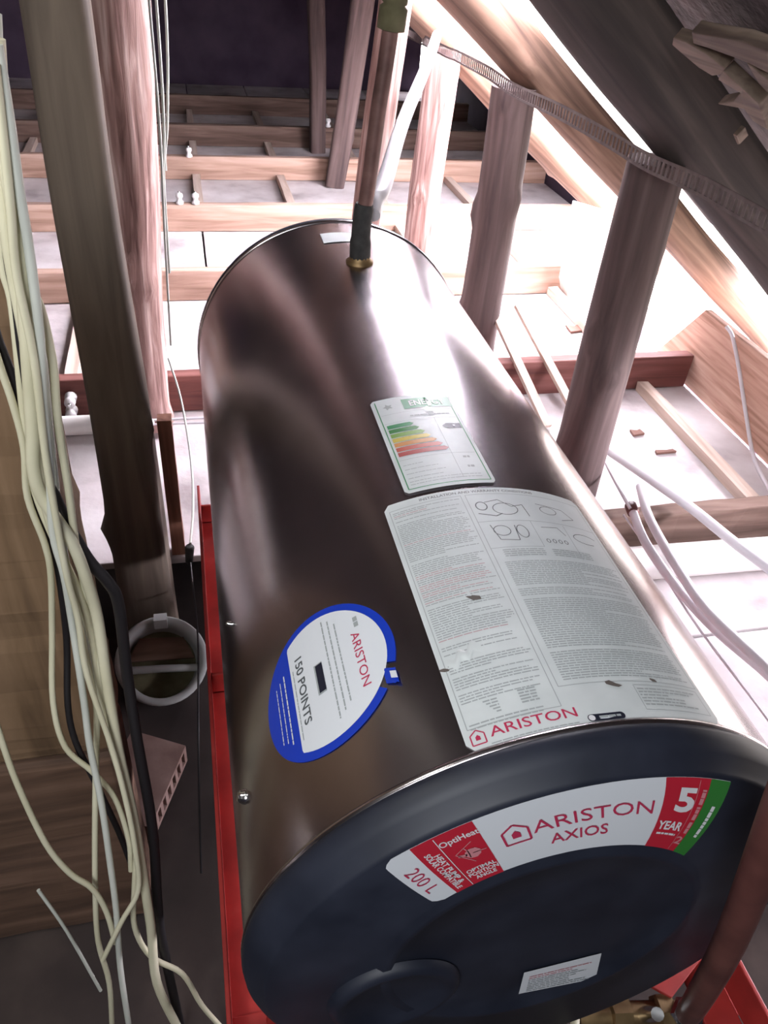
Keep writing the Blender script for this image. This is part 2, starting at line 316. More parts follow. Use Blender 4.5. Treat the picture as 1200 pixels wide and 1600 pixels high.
# measured world positions (metres)
CABLES = [('A', 0.0065, [(-0.124, 0.69, 1.173), (-0.129, 0.69, 1.136), (-0.134, 0.69, 1.087), (-0.136, 0.69, 1.048), (-0.138, 0.69, 1.017), (-0.148, 0.69, 0.941), (-0.16, 0.69, 0.854), (-0.168, 0.69, 0.806), (-0.166, 0.69, 0.769), (-0.149, 0.69, 0.714), (-0.142, 0.69, 0.661), (-0.139, 0.69, 0.595), (-0.14, 0.669, 0.498), (-0.138, 0.642, 0.414), (-0.132, 0.615, 0.323), (-0.13, 0.594, 0.243), (-0.13, 0.563, 0.112), (-0.134, 0.538, -0.009), (-0.114, 0.517, -0.141)]), ('B', 0.004, [(-0.14, 0.698, 1.105), (-0.143, 0.698, 1.075), (-0.145, 0.698, 1.03), (-0.14, 0.698, 0.992), (-0.133, 0.698, 0.969), (-0.132, 0.698, 0.915), (-0.138, 0.698, 0.857), (-0.142, 0.698, 0.771), (-0.147, 0.698, 0.692), (-0.147, 0.698, 0.645), (-0.15, 0.698, 0.574), (-0.15, 0.661, 0.443), (-0.141, 0.636, 0.356), (-0.134, 0.61, 0.261), (-0.144, 0.59, 0.184), (-0.153, 0.571, 0.104), (-0.138, 0.558, 0.032), (-0.099, 0.55, -0.024), (-0.077, 0.536, -0.113), (-0.048, 0.525, -0.2)]), ('C', 0.0042, [(-0.123, 0.684, 1.17), (-0.125, 0.684, 1.12), (-0.128, 0.684, 1.07), (-0.13, 0.684, 1.019), (-0.136, 0.684, 0.944), (-0.145, 0.684, 0.88), (-0.152, 0.684, 0.809), (-0.163, 0.684, 0.729), (-0.162, 0.684, 0.669), (-0.166, 0.684, 0.592), (-0.167, 0.657, 0.493), (-0.168, 0.638, 0.436), (-0.165, 0.613, 0.355), (-0.166, 0.588, 0.265), (-0.169, 0.564, 0.167), (-0.177, 0.539, 0.057), (-0.181, 0.511, -0.087)]), ('D', 0.0036, [(-0.179, 0.702, 0.932), (-0.178, 0.702, 0.911), (-0.175, 0.702, 0.871), (-0.175, 0.702, 0.823), (-0.183, 0.702, 0.764), (-0.178, 0.702, 0.701), (-0.18, 0.702, 0.655), (-0.194, 0.702, 0.568), (-0.206, 0.675, 0.478), (-0.201, 0.655, 0.415), (-0.175, 0.644, 0.373), (-0.153, 0.632, 0.327), (-0.144, 0.614, 0.256), (-0.147, 0.6, 0.201)]), ('E', 0.0039, [(-0.132, 0.704, 1.146), (-0.138, 0.704, 1.102), (-0.156, 0.704, 1.012), (-0.156, 0.704, 0.974), (-0.161, 0.704, 0.924), (-0.169, 0.704, 0.856), (-0.175, 0.704, 0.807), (-0.174, 0.704, 0.751), (-0.164, 0.704, 0.67), (-0.163, 0.704, 0.612), (-0.162, 0.695, 0.523), (-0.159, 0.677, 0.466), (-0.163, 0.663, 0.424), (-0.177, 0.633, 0.327), (-0.195, 0.596, 0.189), (-0.205, 0.571, 0.083), (-0.202, 0.552, -0.012), (-0.212, 0.531, -0.126)]), ('F', 0.0039, [(-0.269, 0.662, 0.503), (-0.265, 0.648, 0.461), (-0.257, 0.627, 0.394), (-0.239, 0.6, 0.301), (-0.218, 0.587, 0.243), (-0.195, 0.58, 0.208), (-0.183, 0.57, 0.16), (-0.179, 0.556, 0.098)]), ('G', 0.0036, [(-0.126, 0.678, 1.159), (-0.131, 0.678, 1.104), (-0.136, 0.678, 1.057), (-0.142, 0.678, 1.005), (-0.143, 0.678, 0.93), (-0.151, 0.678, 0.837), (-0.155, 0.678, 0.761), (-0.158, 0.678, 0.674), (-0.157, 0.678, 0.61), (-0.158, 0.663, 0.534), (-0.142, 0.63, 0.431), (-0.134, 0.604, 0.344), (-0.132, 0.584, 0.274), (-0.136, 0.567, 0.208), (-0.163, 0.553, 0.159), (-0.195, 0.536, 0.097)]), ('K1', 0.004, [(-0.177, 0.712, 0.952), (-0.176, 0.712, 0.93), (-0.172, 0.712, 0.896), (-0.172, 0.712, 0.865), (-0.179, 0.712, 0.77), (-0.173, 0.712, 0.699), (-0.174, 0.712, 0.645), (-0.183, 0.712, 0.543), (-0.193, 0.684, 0.46), (-0.191, 0.667, 0.406), (-0.175, 0.648, 0.339), (-0.157, 0.627, 0.255), (-0.148, 0.613, 0.195)]), ('K2', 0.0069, [(-0.147, 0.706, 1.048), (-0.151, 0.706, 1.011), (-0.153, 0.706, 0.972), (-0.158, 0.706, 0.917), (-0.163, 0.706, 0.82), (-0.157, 0.706, 0.748), (-0.14, 0.706, 0.675), (-0.123, 0.706, 0.635), (-0.116, 0.706, 0.598), (-0.119, 0.691, 0.494), (-0.117, 0.66, 0.394), (-0.113, 0.623, 0.259), (-0.121, 0.586, 0.103), (-0.121, 0.567, 0.013), (-0.114, 0.533, -0.186)]), ('L', 0.0052, [(-0.125, 0.708, 1.186), (-0.131, 0.708, 1.145), (-0.133, 0.708, 1.092), (-0.136, 0.708, 1.037), (-0.138, 0.708, 0.982), (-0.143, 0.708, 0.915), (-0.15, 0.708, 0.847), (-0.157, 0.708, 0.771), (-0.163, 0.708, 0.694), (-0.163, 0.708, 0.618), (-0.16, 0.705, 0.535), (-0.154, 0.682, 0.467), (-0.15, 0.666, 0.411)]), ('N', 0.0052, [(-0.134, 0.696, 1.135), (-0.14, 0.696, 1.09), (-0.146, 0.696, 1.041), (-0.149, 0.696, 0.993), (-0.151, 0.696, 0.934), (-0.158, 0.696, 0.869), (-0.164, 0.696, 0.811), (-0.166, 0.696, 0.748), (-0.162, 0.696, 0.686), (-0.154, 0.696, 0.628), (-0.15, 0.696, 0.555), (-0.145, 0.676, 0.496), (-0.142, 0.654, 0.426)]), ('H', 0.0025, [(-0.267, 0.599, 0.192), (-0.244, 0.581, 0.104), (-0.218, 0.555, -0.039)])]
STRAP = [(0.85, 3.511, 0.876), (0.85, 2.881, 0.888), (0.85, 2.699, 0.897), (0.85, 2.414, 0.901), (0.85, 2.195, 0.896), (0.85, 1.891, 0.909), (0.85, 1.645, 0.91), (0.85, 1.47, 0.909), (0.85, 1.372, 0.914), (0.85, 1.242, 0.922), (0.85, 1.073, 0.922), (0.85, 0.964, 0.923)]
SHARDS = [[(0.738, 1.223, 1.146), (0.737, 1.179, 1.147), (0.731, 1.082, 1.152), (0.734, 1.025, 1.149), (0.773, 1.065, 1.119), (0.767, 1.103, 1.124), (0.765, 1.142, 1.126), (0.762, 1.205, 1.128), (0.761, 1.247, 1.128)], [(0.763, 1.312, 1.127), (0.762, 1.27, 1.127), (0.774, 1.224, 1.118), (0.792, 1.194, 1.104), (0.806, 1.218, 1.093), (0.818, 1.261, 1.084), (0.81, 1.291, 1.09), (0.791, 1.32, 1.105), (0.778, 1.336, 1.115)], [(0.797, 1.205, 1.1), (0.824, 1.183, 1.08), (0.843, 1.159, 1.065), (0.896, 1.19, 1.023), (0.888, 1.222, 1.029), (0.868, 1.226, 1.045), (0.884, 1.326, 1.033), (0.86, 1.25, 1.051), (0.833, 1.199, 1.072), (0.822, 1.25, 1.081)], [(0.764, 1.109, 1.126), (0.786, 1.078, 1.109), (0.811, 1.104, 1.089), (0.799, 1.114, 1.099)], [(0.949, 1.351, 0.982), (0.95, 1.339, 0.981), (0.971, 1.352, 0.965), (0.976, 1.366, 0.961)]]
CONDUITS = [(0.0125, [(1.036, 1.623, 0.15), (1.043, 1.578, 0.15), (1.071, 1.503, 0.15), (1.132, 1.331, 0.15), (1.17, 1.179, 0.15), (1.209, 1.039, 0.15)]), (0.0105, [(0.986, 1.349, 0.15), (0.956, 1.208, 0.15), (0.955, 1.059, 0.15), (0.972, 0.933, 0.15), (1.017, 0.762, 0.15)]), (0.0105, [(1.024, 1.388, 0.176), (0.986, 1.265, 0.176), (0.964, 1.09, 0.176), (0.961, 0.955, 0.176), (1.003, 0.758, 0.176)]), (0.0025, [(0.964, 1.332, 0.136), (0.961, 1.178, 0.136), (0.949, 0.959, 0.136), (0.954, 0.661, 0.136)]), (0.004, [(1.005, 1.57, 0.16), (0.985, 1.442, 0.16), (0.971, 1.325, 0.16)])]
# ================================================================== structure
def rz(x): return 1.19 - .78 * (x - .9)          # underside of the right roof slope
mb = MB(); mb.box((-4.4, -2.5, -.30), (2.15, 7.3, -.22)); tag(obj('floor', mb, M['pit']), kind='structure')
FLOOR = bpy.data.objects['floor']
JY = [1.34, 2.15, 2.97, 3.75, 4.57, 5.28, 6.13]
BX = [-1.75, -1.3, -.85, -.4, .05, .5, .98, 1.46]
rnd = random.Random(3)
def panel(x0, y0, x1, y1):
    mb = MB(); dz = rnd.uniform(-.003, .0); g = .004
    mb.box((x0 + g, y0 + g, -.02 + dz), (x1 - g, y1 - g, dz)); obj('ceiling_panel', mb, M['panel'], FLOOR, bevel=.003)
ye = [1.475] + [y + .022 for y in JY[1:]] + [7.2]
for j in range(len(ye) - 1):
    xs = [-2.6] + [x for i, x in enumerate(BX) if (i + j) % 2 == 0 or j > 3] + [2.07 if j >= 2 else 1.64]
    for a, b in zip(xs, xs[1:]): panel(a, ye[j], b, ye[j + 1])
for a, b, c, d in ((.70, .60, 1.64, 1.05), (.70, 1.05, 1.64, 1.475)): panel(a, b, c, d)
def batten(x, y0, y1):
    mb = MB(); mb.beam((x, y0, .0165), (x, y1, .0165), .04, .033, 6, .002, x * 7 + y0); obj('ceiling_batten', mb, M['batten'], FLOOR)
for j in range(1, 6):
    for i, x in enumerate(BX):
        if j < 3 and .0 < x < .9: continue
        batten(x, JY[j] + .05, JY[j + 1] - .005)
batten(1.46, 1.395, 2.145); batten(1.46, .62, 1.335); batten(-.62, 1.48, 1.99)
# roof: right slope with the uncovered bay, left slope, gables
def slope(x0, x1, y0, y1, mbr):
    mbr.slab([(x0, y0, rz(x0)), (x1, y0, rz(x1)), (x1, y1, rz(x1)), (x0, y1, rz(x0))], (.03, 0, .04))
mb = MB()
for a in ((-.9, 1.72, -2.5, 1.42), (-.9, 1.96, 1.42, 2.0), (-.9, .60, 2.0, 3.0), (.94, 1.96, 2.0, 2.76), (-.9, 1.05, 3.0, 3.4), (-.9, 2.16, 3.4, 7.3)): slope(*a, mb)
ROOF = tag(obj('roof_right', mb, M['roofing']), kind='structure')
mb = MB(); mb.slab([(-.9, -2.5, rz(-.9)), (-.9, 7.3, rz(-.9)), (-4.4, 7.3, -.2), (-4.4, -2.5, -.2)], (0, 0, .05)); tag(obj('roof_left', mb, M['roofing']), kind='structure')
def gable(y0, y1):
    mb = MB(); mb.slab([(-4.4, y0, -.22), (1.95, y0, -.22), (1.95, y0, rz(1.95)), (-.9, y0, rz(-.9))], (0, y1 - y0, 0)); return mb
tag(obj('wall_back', gable(7.2, 7.3), M['backwall']), kind='structure')
tag(obj('wall_front', gable(-2.5, -2.4), M['backwall']), kind='structure')
mb = MB(); mb.box((1.67, -2.4, -.22), (1.76, .2, rz(1.72) + .06)); mb.box((1.67, .2, -.22), (1.76, 1.3, .37)); mb.box((2.08, 3.30, -.22), (2.15, 7.2, rz(2.14))); mb.box((1.67, 1.3, -.22), (1.76, 3.35, -.03))
tag(obj('wall_right', mb, M['backwall']), kind='structure')
# battens under the roof covering, near the upper right of the view
for k in range(7):
    x = .30 + k * .17; y1 = 1.41 if x > 1.0 else 1.41
    mb = MB(); mb.beam((x, .2, rz(x) - .022), (x, y1, rz(x) - .022), .04, .03, 10, .003, k, up=(.6, 0, .8)); obj('roof_batten', mb, M['rafter_dark'], ROOF)
for i, p in enumerate(SHARDS):
    mb = MB(); mb.slab(p, (.012, .0, .016)); obj('broken_batten', mb, M['shard'], ROOF, bevel=.002)

# ================================================================== joists
names = ['sawn timber joist on the floor right of the heater, nearest to the camera', 'dark red joist crossing behind the heater, level with the bottom of the pale peeling pole',
         'reddish joist half hidden behind the back end of the heater, third row away', 'pale sunlit joist crossing just above the back end of the heater',
         'orange brown joist, second row beyond the back end of the heater', 'dim brown joist, third row beyond the back end of the heater', 'darkest farthest joist in front of the black gable']
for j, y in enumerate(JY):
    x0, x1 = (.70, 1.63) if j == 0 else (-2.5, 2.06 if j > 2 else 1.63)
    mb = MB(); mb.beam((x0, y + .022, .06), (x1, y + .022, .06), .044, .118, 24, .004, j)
    single('ceiling_joist', mb, M['joist_red'] if j == 1 else M['joist'] if 0 < j < 5 else M['joist_shaded'], names[j], 'joist', (x0, y + .022, 0), 'ceiling joists across the attic', bevel=.004)
# short joist under the heater
mb = MB(); mb.beam((-.02, 1.40, .055), (.69, 1.40, .055), .05, .11, 10, .003, 31)
single('bearer', mb, M['joist_red'], 'short timber bearer under the heater frame', 'joist', (.3, 1.40, 0), bevel=.004)

# ================================================================== rafters and posts of the right slope
log('rafter_log', (-.86, 1.54, 1.02 + .77 * 1.76), (1.96, 1.54, 1.02 - .77 * 1.06), .075, .088, M['rafter_dark'], 'thick dark log rafter at upper right, nearest of the three', 'rafter', 11, knots=9, amp=.10)
log('rafter_log', (-.86, 2.38, .985 + .77 * 1.76), (2.15, 2.38, .985 - .77 * 1.25), .085, .058, M['rafter'], 'brown log rafter lit along its underside, middle one of the three', 'rafter', 12, knots=10, amp=.08)
log('rafter_log', (-.86, 3.14, .93 + .77 * 1.76), (2.04, 3.14, .93 - .77 * 1.14), .075, .062, M['rafter'], 'far dim log rafter seen below the middle rafter', 'rafter', 13, knots=8)
log('roof_post', (.92, 1.52, 0), (.92, 1.52, .895), .066, .060, M['log'], 'dark round post right of the heater, nearest of the row of three', 'post', 21, knots=5, amp=.05)
log('roof_post', (.92, 2.36, 0), (.92, 2.36, .875), .070, .064, M['log'], 'reddish brown round post, middle of the row behind the heater', 'post', 22, knots=6, amp=.05)
log('roof_post', (.905, 3.12, 0), (.925, 3.10, .87), .064, .062, M['log_pink'], 'sunlit whitish round post, farthest of the row behind the heater', 'post', 23, knots=7, amp=.06)
log('roof_post', (.475, 2.33, 0), (.553, 2.33, 1.14), .045, .043, M['log_pink'], 'slim pale post directly behind the dark upright pipe', 'post', 24, knots=3, amp=.03)
log('roof_post', (.79, 4.49, 0), (.93, 4.46, 1.12), .058, .066, M['log'], 'leaning brown post against the second joist beyond the heater', 'post', 25, sq=.8, knots=3, amp=.04)
log('roof_post', (.80, 5.20, 0), (.765, 5.20, 1.24), .052, .052, M['log'], 'faint dim post in the dark background, left of the leaning one', 'post', 26, sq=.8, knots=2, amp=.04)
log('timber_post', (-.165, 1.43, -.22), (-.165, 1.43, 1.72), .068, .043, M['log_grey'], 'dark squared timber post standing left of the heater', 'post', 27, sq=.75, knots=5, amp=.07, bend=.014)
log('peeling_pole', (-.158, 2.06, .02), (-.098, 2.03, 1.86), .057, .090, M['log_pink'], 'pinkish peeling pole with knots, lit on its right side, behind the dark squared post', 'post', 28, knots=14, amp=.14, bend=.02)
mb = MB(); mb.beam((-.088, 1.50, .0), (-.086, 1.50, .372), .030, .03, 8, .002, 5, up=(0, 1, 0))
single('stud', mb, M['stud'], 'thin reddish stud on the panel edge right of the dark squared post', 'stud', (-.088, 1.50, 0))
# big brown timber in the left foreground and the beam under it
mb = MB(); mb.beam((-.395, .81, .262), (-.395, .81, 1.0), .46, .11, 30, .006, 9, up=(0, 1, 0))
single('timber_slab', mb, M['plank'], 'wide brown timber slab at the left edge behind the cream cables', 'post', (-.395, .81, .262), bevel=.008)
mb = MB(); mb.beam((-1.2, .80, .02), (-.165, .80, .02), .11, .475, 16, .006, 10)
single('tie_beam', mb, M['plank_x'], 'dark brown beam at lower left carrying the wide timber slab', 'beam', (-.165, .80, -.22), bevel=.01)

# perforated strap along the posts: every cell is a frame round a slot
def strap():
    mb = MB(); P = smooth_path(STRAP + [(.85, .62, .93)], 40); L = [0]
    for a, b in zip(P, P[1:]): L.append(L[-1] + (b - a).length)
    def at(s):
        for i in range(len(L) - 1):
            if L[i + 1] >= s: return P[i].lerp(P[i + 1], (s - L[i]) / max(L[i + 1] - L[i], 1e-9))
        return P[-1]
    pitch = .0165; n = int(L[-1] / pitch); H = .0165; t = .0018
    for i in range(n):
        a, b = at(i * pitch), at((i + 1) * pitch)
        def q(s, h, o): 
            p = a.lerp(b, s); return (p.x + o + .003 * math.sin(p.y * 9), p.y, p.z + h)
        O = [(0, -H), (1, -H), (1, H), (0, H)]; I = [(.2, -.0108), (.76, -.0108), (.76, .0108), (.2, .0108)]
        for o in (0, t):
            v = [q(s, h, o) for s, h in O] + [q(s, h, o) for s, h in I]
            f = [(k, (k + 1) % 4, 4 + (k + 1) % 4, 4 + k) for k in range(4)]
            mb.add(v, f if o else [x[::-1] for x in f])
        v = [q(s, h, o) for o in (0, t) for s, h in I]
        mb.add(v, [(k, (k + 1) % 4, 4 + (k + 1) % 4, 4 + k) for k in range(4)])
    return mb
single('perforated_strap', strap(), M['strap'], 'long perforated metal strap running across the tops of the posts', 'strap', (.85, 1.5, .91))

# eave board, white board, slats, debris
mb = MB(); mb.slab([(1.64, 1.05, 0), (1.64, 2.40, 0), (1.625, 2.17, .275), (1.625, 1.05, .275)], (.028, 0, 0))
single('eave_board', mb, M['eaveboard'], 'wide pinkish board standing on edge along the eave at right', 'board', (1.64, 1.7, 0), bevel=.004)
mb = MB(); mb.slab([(1.46, 2.86, .39), (1.60, 2.86, .355), (1.66, 2.86, .30), (1.66, 2.86, .0), (1.50, 2.86, .0), (1.47, 2.86, .08)], (0, .09, 0))
single('white_board', mb, M['carton'], 'bright white board offcut leaning at the eave behind the posts', 'board', (1.57, 2.9, 0), bevel=.004)
for (a, b, lab) in (((1.145, 1.93, .012), (1.05, 2.36, .222), 'right one of two pale slats leaning over the dark red joist'), ((1.03, 1.93, .012), (.965, 2.32, .20), 'left one of two pale slats leaning over the dark red joist, close to the heater')):
    mb = MB(); mb.beam(a, b, .028, .014, 6, .001, 3); single('slat', mb, M['batten'], lab, 'slat', a, 'pale slats over the joist')
for i, (x, y, lab) in enumerate(((1.312, 1.877, 'small square brown chip on the bright floor panel'), (1.35, 1.765, 'narrow brown sliver on the bright floor panel nearest the conduits'), (1.42, 2.62, 'brown torn scrap on the floor below the white board'))):
    mb = MB(); sx, sy = ((.02, .016), (.034, .008), (.03, .03))[i]
    mb.slab([(x - sx, y - sy, .001), (x + sx, y - sy * .6, .001), (x + sx * .8, y + sy, .001), (x + sx * .1, y + sy * .6, .001), (x - sx * .9, y + sy, .001)], (0, 0, .007))
    single('debris_chip', mb, M['debris'], lab, 'debris', (x, y, 0))
# poles lying across the panels
mb = MB(); mb.tube([(-1.2, 2.06, .03), (-.8, 2.055, .031), (-.24, 2.05, .03)], [.03, .029, .028], 16)
single('whitish_pole', mb, M['carton'], 'whitish pole lying on the panels left of the dark squared post', 'pole', (-.8, 2.055, 0))
t = thing('tie_rod', 'thin pale double rod with a round white knob right of the dark squared post', 'rod', (-.12, 1.97, .1))
mb = MB(); mb.tube([(-.152, 1.95, .096), (.02, 1.96, .088)], .0035, 8); obj('rod', mb, M['conduit'], t)
mb = MB(); mb.tube([(-.152, 1.95, .082), (.02, 1.96, .072)], .003, 8); obj('rod', mb, M['conduit'], t)
mb = MB(); mb.lathe([(0, -.014), (.009, -.011), (.013, -.004), (.013, .004), (.009, .011), (0, .014)], (-.152, 1.95, .089), (1, 0, 0), 16); obj('knob', mb, M['white'], t)
mb = MB(); mb.tube([(.70, 1.262, .043), (1.1, 1.255, .043), (1.6, 1.24, .043)], [.042, .042, .041], 18)
single('whitish_pole', mb, M['carton'], 'whitish round pole lying in front of the nearest joist at right', 'pole', (1.1, 1.255, 0))
# small porcelain insulators
def insulator(x, y, z, lab, axis=(0, 0, 1)):
    t = thing('insulator', lab, 'insulator', (x, y, z), 'porcelain insulators on the joists')
    mb = MB(); mb.lathe([(.012, 0), (.017, .003), (.017, .012), (.011, .017), (.011, .028), (.016, .033), (.015, .045), (.006, .05)], (x, y, z), axis, 14); obj('body', mb, M['white'], t)
    mb = MB(); mb.lathe([(.004, .05), (.006, .052), (.004, .055)], (x, y, z), axis, 8); obj('screw', mb, M['chrome'], t)
insulator(.02, 4.55, .12, 'white insulator on the orange brown joist, right of the peeling pole')
insulator(-.04, 3.76, .12, 'white insulator on the pale sunlit joist, left one of two')
insulator(.03, 3.76, .12, 'white insulator on the pale sunlit joist, right one of two')
insulator(.88, 5.3, .12, 'white insulator on the dim brown joist near the leaning post')
insulator(-.375, 2.146, .072, 'upper white insulator on the face of the dark red joist', (0, -1, 0))
insulator(-.379, 2.146, .03, 'lower white insulator on the face of the dark red joist', (0, -1, 0))

# ================================================================== water heater
AX, AZ, R, Y0, Y1 = .27657, .48662, .28, .335, 1.545
def cyl(u, v, h=.0):
    a = u / R; return Vector((AX + (R + h) * math.sin(a), v, AZ + (R + h) * math.cos(a)))
HEAT = thing('water_heater', 'large steel water heater with stickers and dark end cap on a red frame', 'water heater', (AX, .94, .205))
mb = MB()
def jk(a, b):
    g = a * 2 * math.pi; y = Y0 + (Y1 - Y0) * b; d = g if g < math.pi else g - 2 * math.pi
    e = math.sin(math.pi * b) ** .5
    rr = R + e * (.0016 * mnoise.noise(Vector((math.cos(g) * 1.6, math.sin(g) * 1.6, y * 2.2))) + .0007 * mnoise.noise(Vector((math.cos(g) * 4, math.sin(g) * 4, y * 4))))
    rr -= .0035 * math.exp(-((d + 1.25) / .22) ** 2 - ((y - 1.02) / .10) ** 2)      # shallow dent on the left flank
    return Vector((AX + rr * math.sin(g), y, AZ + rr * math.cos(g)))
mb.grid(jk, 160, 80); obj('jacket', mb, M['jacket'], HEAT)
mb = MB()
for y in (Y0 + .003, Y1 - .003):
    mb = MB(); mb.lathe([(.279, -.004), (.2825, -.003), (.2835, 0), (.2825, .003), (.279, .004)], (AX, y, AZ), (0, 1, 0), 120); obj('rolled_edge', mb, M['jacket'], HEAT)
CAPP = [(.2795, -.001), (.2825, .0), (.2835, .006), (.2815, .015), (.2765, .0225), (.2695, .0275), (.2665, .033), (.2635, .036), (.164, .036), (.1585, .0405), (.151, .0405), (.1465, .0355), (.10, .0345), (.0, .0335)]
mb = MB(); mb.lathe(CAPP, (AX, .3365, AZ), (0, -1, 0), 120); CAP = obj('front_cap', mb, M['cap'], HEAT)
mb = MB(); mb.lathe([(.066, -.002), (.064, .004), (.058, .0075), (.052, .007), (.047, .002), (.012, .001), (0, .001)], (AX - .142, .2985, AZ - .052), (0, -1, 0), 48); obj('thermostat_cover', mb, M['cap'], CAP)
mb = MB(); mb.lathe(CAPP, (AX, Y1 - .0015, AZ), (0, 1, 0), 96); obj('back_cap', mb, M['cap'], HEAT)
def screw(p, n, r, par=HEAT, m='chrome'):
    mb = MB(); mb.lathe([(r * 1.15, -.001), (r * 1.15, .0015), (r, .002), (r * .95, .005), (r * .55, .0068), (0, .007)], p, n, 20)
    a = Vector(n).normalized(); b = a.orthogonal().normalized(); c = a.cross(b); q = Vector(p) + a * .0071
    mb.add([q + b * r * .7 + c * r * .1, q + b * r * .7 - c * r * .1, q - b * r * .7 - c * r * .1, q - b * r * .7 + c * r * .1], [(0, 1, 2, 3)])
    return obj('screw', mb, M[m], par)
a = math.radians(-73.4); screw((AX + R * math.sin(a), .4515, AZ + R * math.cos(a)), (math.sin(a), 0, math.cos(a)), .0065)
a = math.radians(-71.5); screw((AX + R * math.sin(a), .678, AZ + R * math.cos(a)), (math.sin(a), 0, math.cos(a)), .003)
for ang, r in ((80, .262), (86, .246)): 
    a = math.radians(ang); screw((AX + r * math.sin(a), .3005, AZ + r * math.cos(a)), (0, -1, 0), .0035)
# sockets for the pipes on top of the jacket
a = .01; mb = MB(); mb.lathe([(.024, -.004), (.024, .003), (.019, .006), (.018, .014)], cyl(.005, 1.327), (0, 0, 1), 24); obj('pipe_socket', mb, M['brass'], HEAT)
LIFT = .0006
def onjacket(lift): return lambda x, y: cyl(x, y, lift)
PR = onjacket(.0016)
def label_sheet(name, u0, u1, v0, v1, m, par=HEAT, rad=.006):
    """thin sheet wrapped on the jacket with rounded corners"""
    mb = MB(); pts = []
    for cx, cy, a0 in ((u1 - rad, v1 - rad, 0), (u0 + rad, v1 - rad, 90), (u0 + rad, v0 + rad, 180), (u1 - rad, v0 + rad, 270)):
        for k in range(5): g = math.radians(a0 + k * 22.5); pts.append((cx + rad * math.cos(g), cy + rad * math.sin(g)))
    def f(a, b):
        v = v0 + (v1 - v0) * b; e = 0
        if v < v0 + rad: e = rad - math.sqrt(max(0, rad * rad - (v0 + rad - v) ** 2))
        if v > v1 - rad: e = rad - math.sqrt(max(0, rad * rad - (v - v1 + rad) ** 2))
        return cyl(u0 + e + (u1 - u0 - 2 * e) * a, v, .0012)
    mb.grid(f, 36, 40); return obj(name, mb, m, par)
def tear(mb, fn, pts, mi=0): mb.add([fn(x, y) for x, y in pts], [tuple(range(len(pts)))], mi)

# ---- instruction label
IL = label_sheet('instruction_label', -.0995, .134, .341, .657, M['paper'])
rnd = random.Random(5); mb = MB()
y = .640
while y > .384:                                              # left column
    if rnd.random() < .06: y -= .0035
    short = rnd.random() < .16; mi = 1 if (.500 < y < .545 and rnd.random() < .5) or rnd.random() < .04 else 0
    if .455 > y > .425 and rnd.random() < .6: y -= .0028; continue
    words(mb, PR, -.092, -.018, y, .00115, rnd, mi, .5 if short else rnd.uniform(.86, 1)); y -= .0028
y = .534
while y > .386:                                              # right column
    if rnd.random() < .07: y -= .0034
    words(mb, PR, -.004, .126, y, .00115, rnd, 0, rnd.uniform(.93, 1) if rnd.random() < .8 else .6); y -= .0027
for k in range(5): words(mb, PR, -.075 + .002 * k, -.063, .382 - k * .003, .0014, rnd); words(mb, PR, -.045, -.03, .384 - k * .003, .0016, rnd)
for k in range(2): words(mb, PR, -.092, -.03, .364 - k * .0035, .0013, rnd)
words(mb, PR, -.08, -.008, .3445 - .0012, .001, rnd)
for k in range(6): words(mb, PR, .058, .122, .372 - k * .0033, .0013, rnd, 0, rnd.uniform(.4, 1))
for k in range(4): words(mb, PR, .0, .045, .552 - k * .003, .0013, rnd); words(mb, PR, .054, .1, .552 - k * .003, .0013, rnd)
obj('printed_text', mb, [M['p_grey'], M['p_pink']], IL)
mb = MB()
stroke(mb, PR, [(-.0945, .645), (-.0945, .361), (-.016, .361), (-.016, .645), (-.0945, .645)], .0007)
stroke(mb, PR, [(-.011, .645), (-.011, .380), (.129, .380), (.129, .645), (-.011, .645)], .0007)
stroke(mb, PR, [(-.011, .598), (.129, .598)], .0007); stroke(mb, PR, [(.047, .598), (.047, .556), (-.011, .556)], .0006)
stroke(mb, PR, [(.086, .596), (.086, .54)], .0006); stroke(mb, PR, [(-.1, .662), (-.1, .662)], .0005)
stroke(mb, PR, [(.056, .376), (.126, .376), (.126, .350), (.056, .350), (.056, .376)], .0006)
obj('ruled_lines', mb, M['p_grey'], IL)
mb = MB()                                                     # pipework diagrams
def loop(cx, cy, a, b, n=18, w0=0, w1=6.283): return [(cx + a * math.cos(w0 + (w1 - w0) * k / n), cy + b * math.sin(w0 + (w1 - w0) * k / n)) for k in range(n + 1)]
stroke(mb, PR, loop(.026, .618, .014, .010), .0009); stroke(mb, PR, loop(.001, .624, .006, .007), .0012); stroke(mb, PR, [(.006, .63), (.022, .634), (.034, .622), (.048, .626), (.05, .606)], .0009)
stroke(mb, PR, [(-.006, .612), (.012, .606), (.02, .61)], .0012); stroke(mb, PR, loop(.078, .62, .010, .007), .0008); stroke(mb, PR, [(.066, .63), (.098, .626), (.108, .612), (.09, .606)], .0008)
stroke(mb, PR, loop(.010, .582, .009, .008), .0009); stroke(mb, PR, [(.0, .592), (.004, .568), (.024, .566), (.026, .59)], .0009); stroke(mb, PR, loop(.032, .58, .006, .010), .0009)
stroke(mb, PR, [(.056, .588), (.076, .59), (.082, .578)], .0008); stroke(mb, PR, loop(.108, .578, .016, .008, 14, .5, 5.2), .0009)
for k in range(4): stroke(mb, PR, loop(.056 + k * .007, .566, .002, .003, 8), .0008)
obj('pipe_diagram', mb, M['p_dark'], IL)
mb = MB(); letter(mb, 'INSTALLATION AND WARRANTY CONDITIONS', PR, .005, .6505, .13, .0042, bold=.01); obj('heading', mb, M['p_dark'], IL)
mb = MB(); letter(mb, 'ARISTON', PR, -.0425, .3535, .072, .0092, bold=.004); house(mb, PR, -.0885, .3525, .0115, .013, lw=.0011); obj('brand_lettering', mb, M['p_logo'], IL)
mb = MB()                                                     # dark button with a white disc
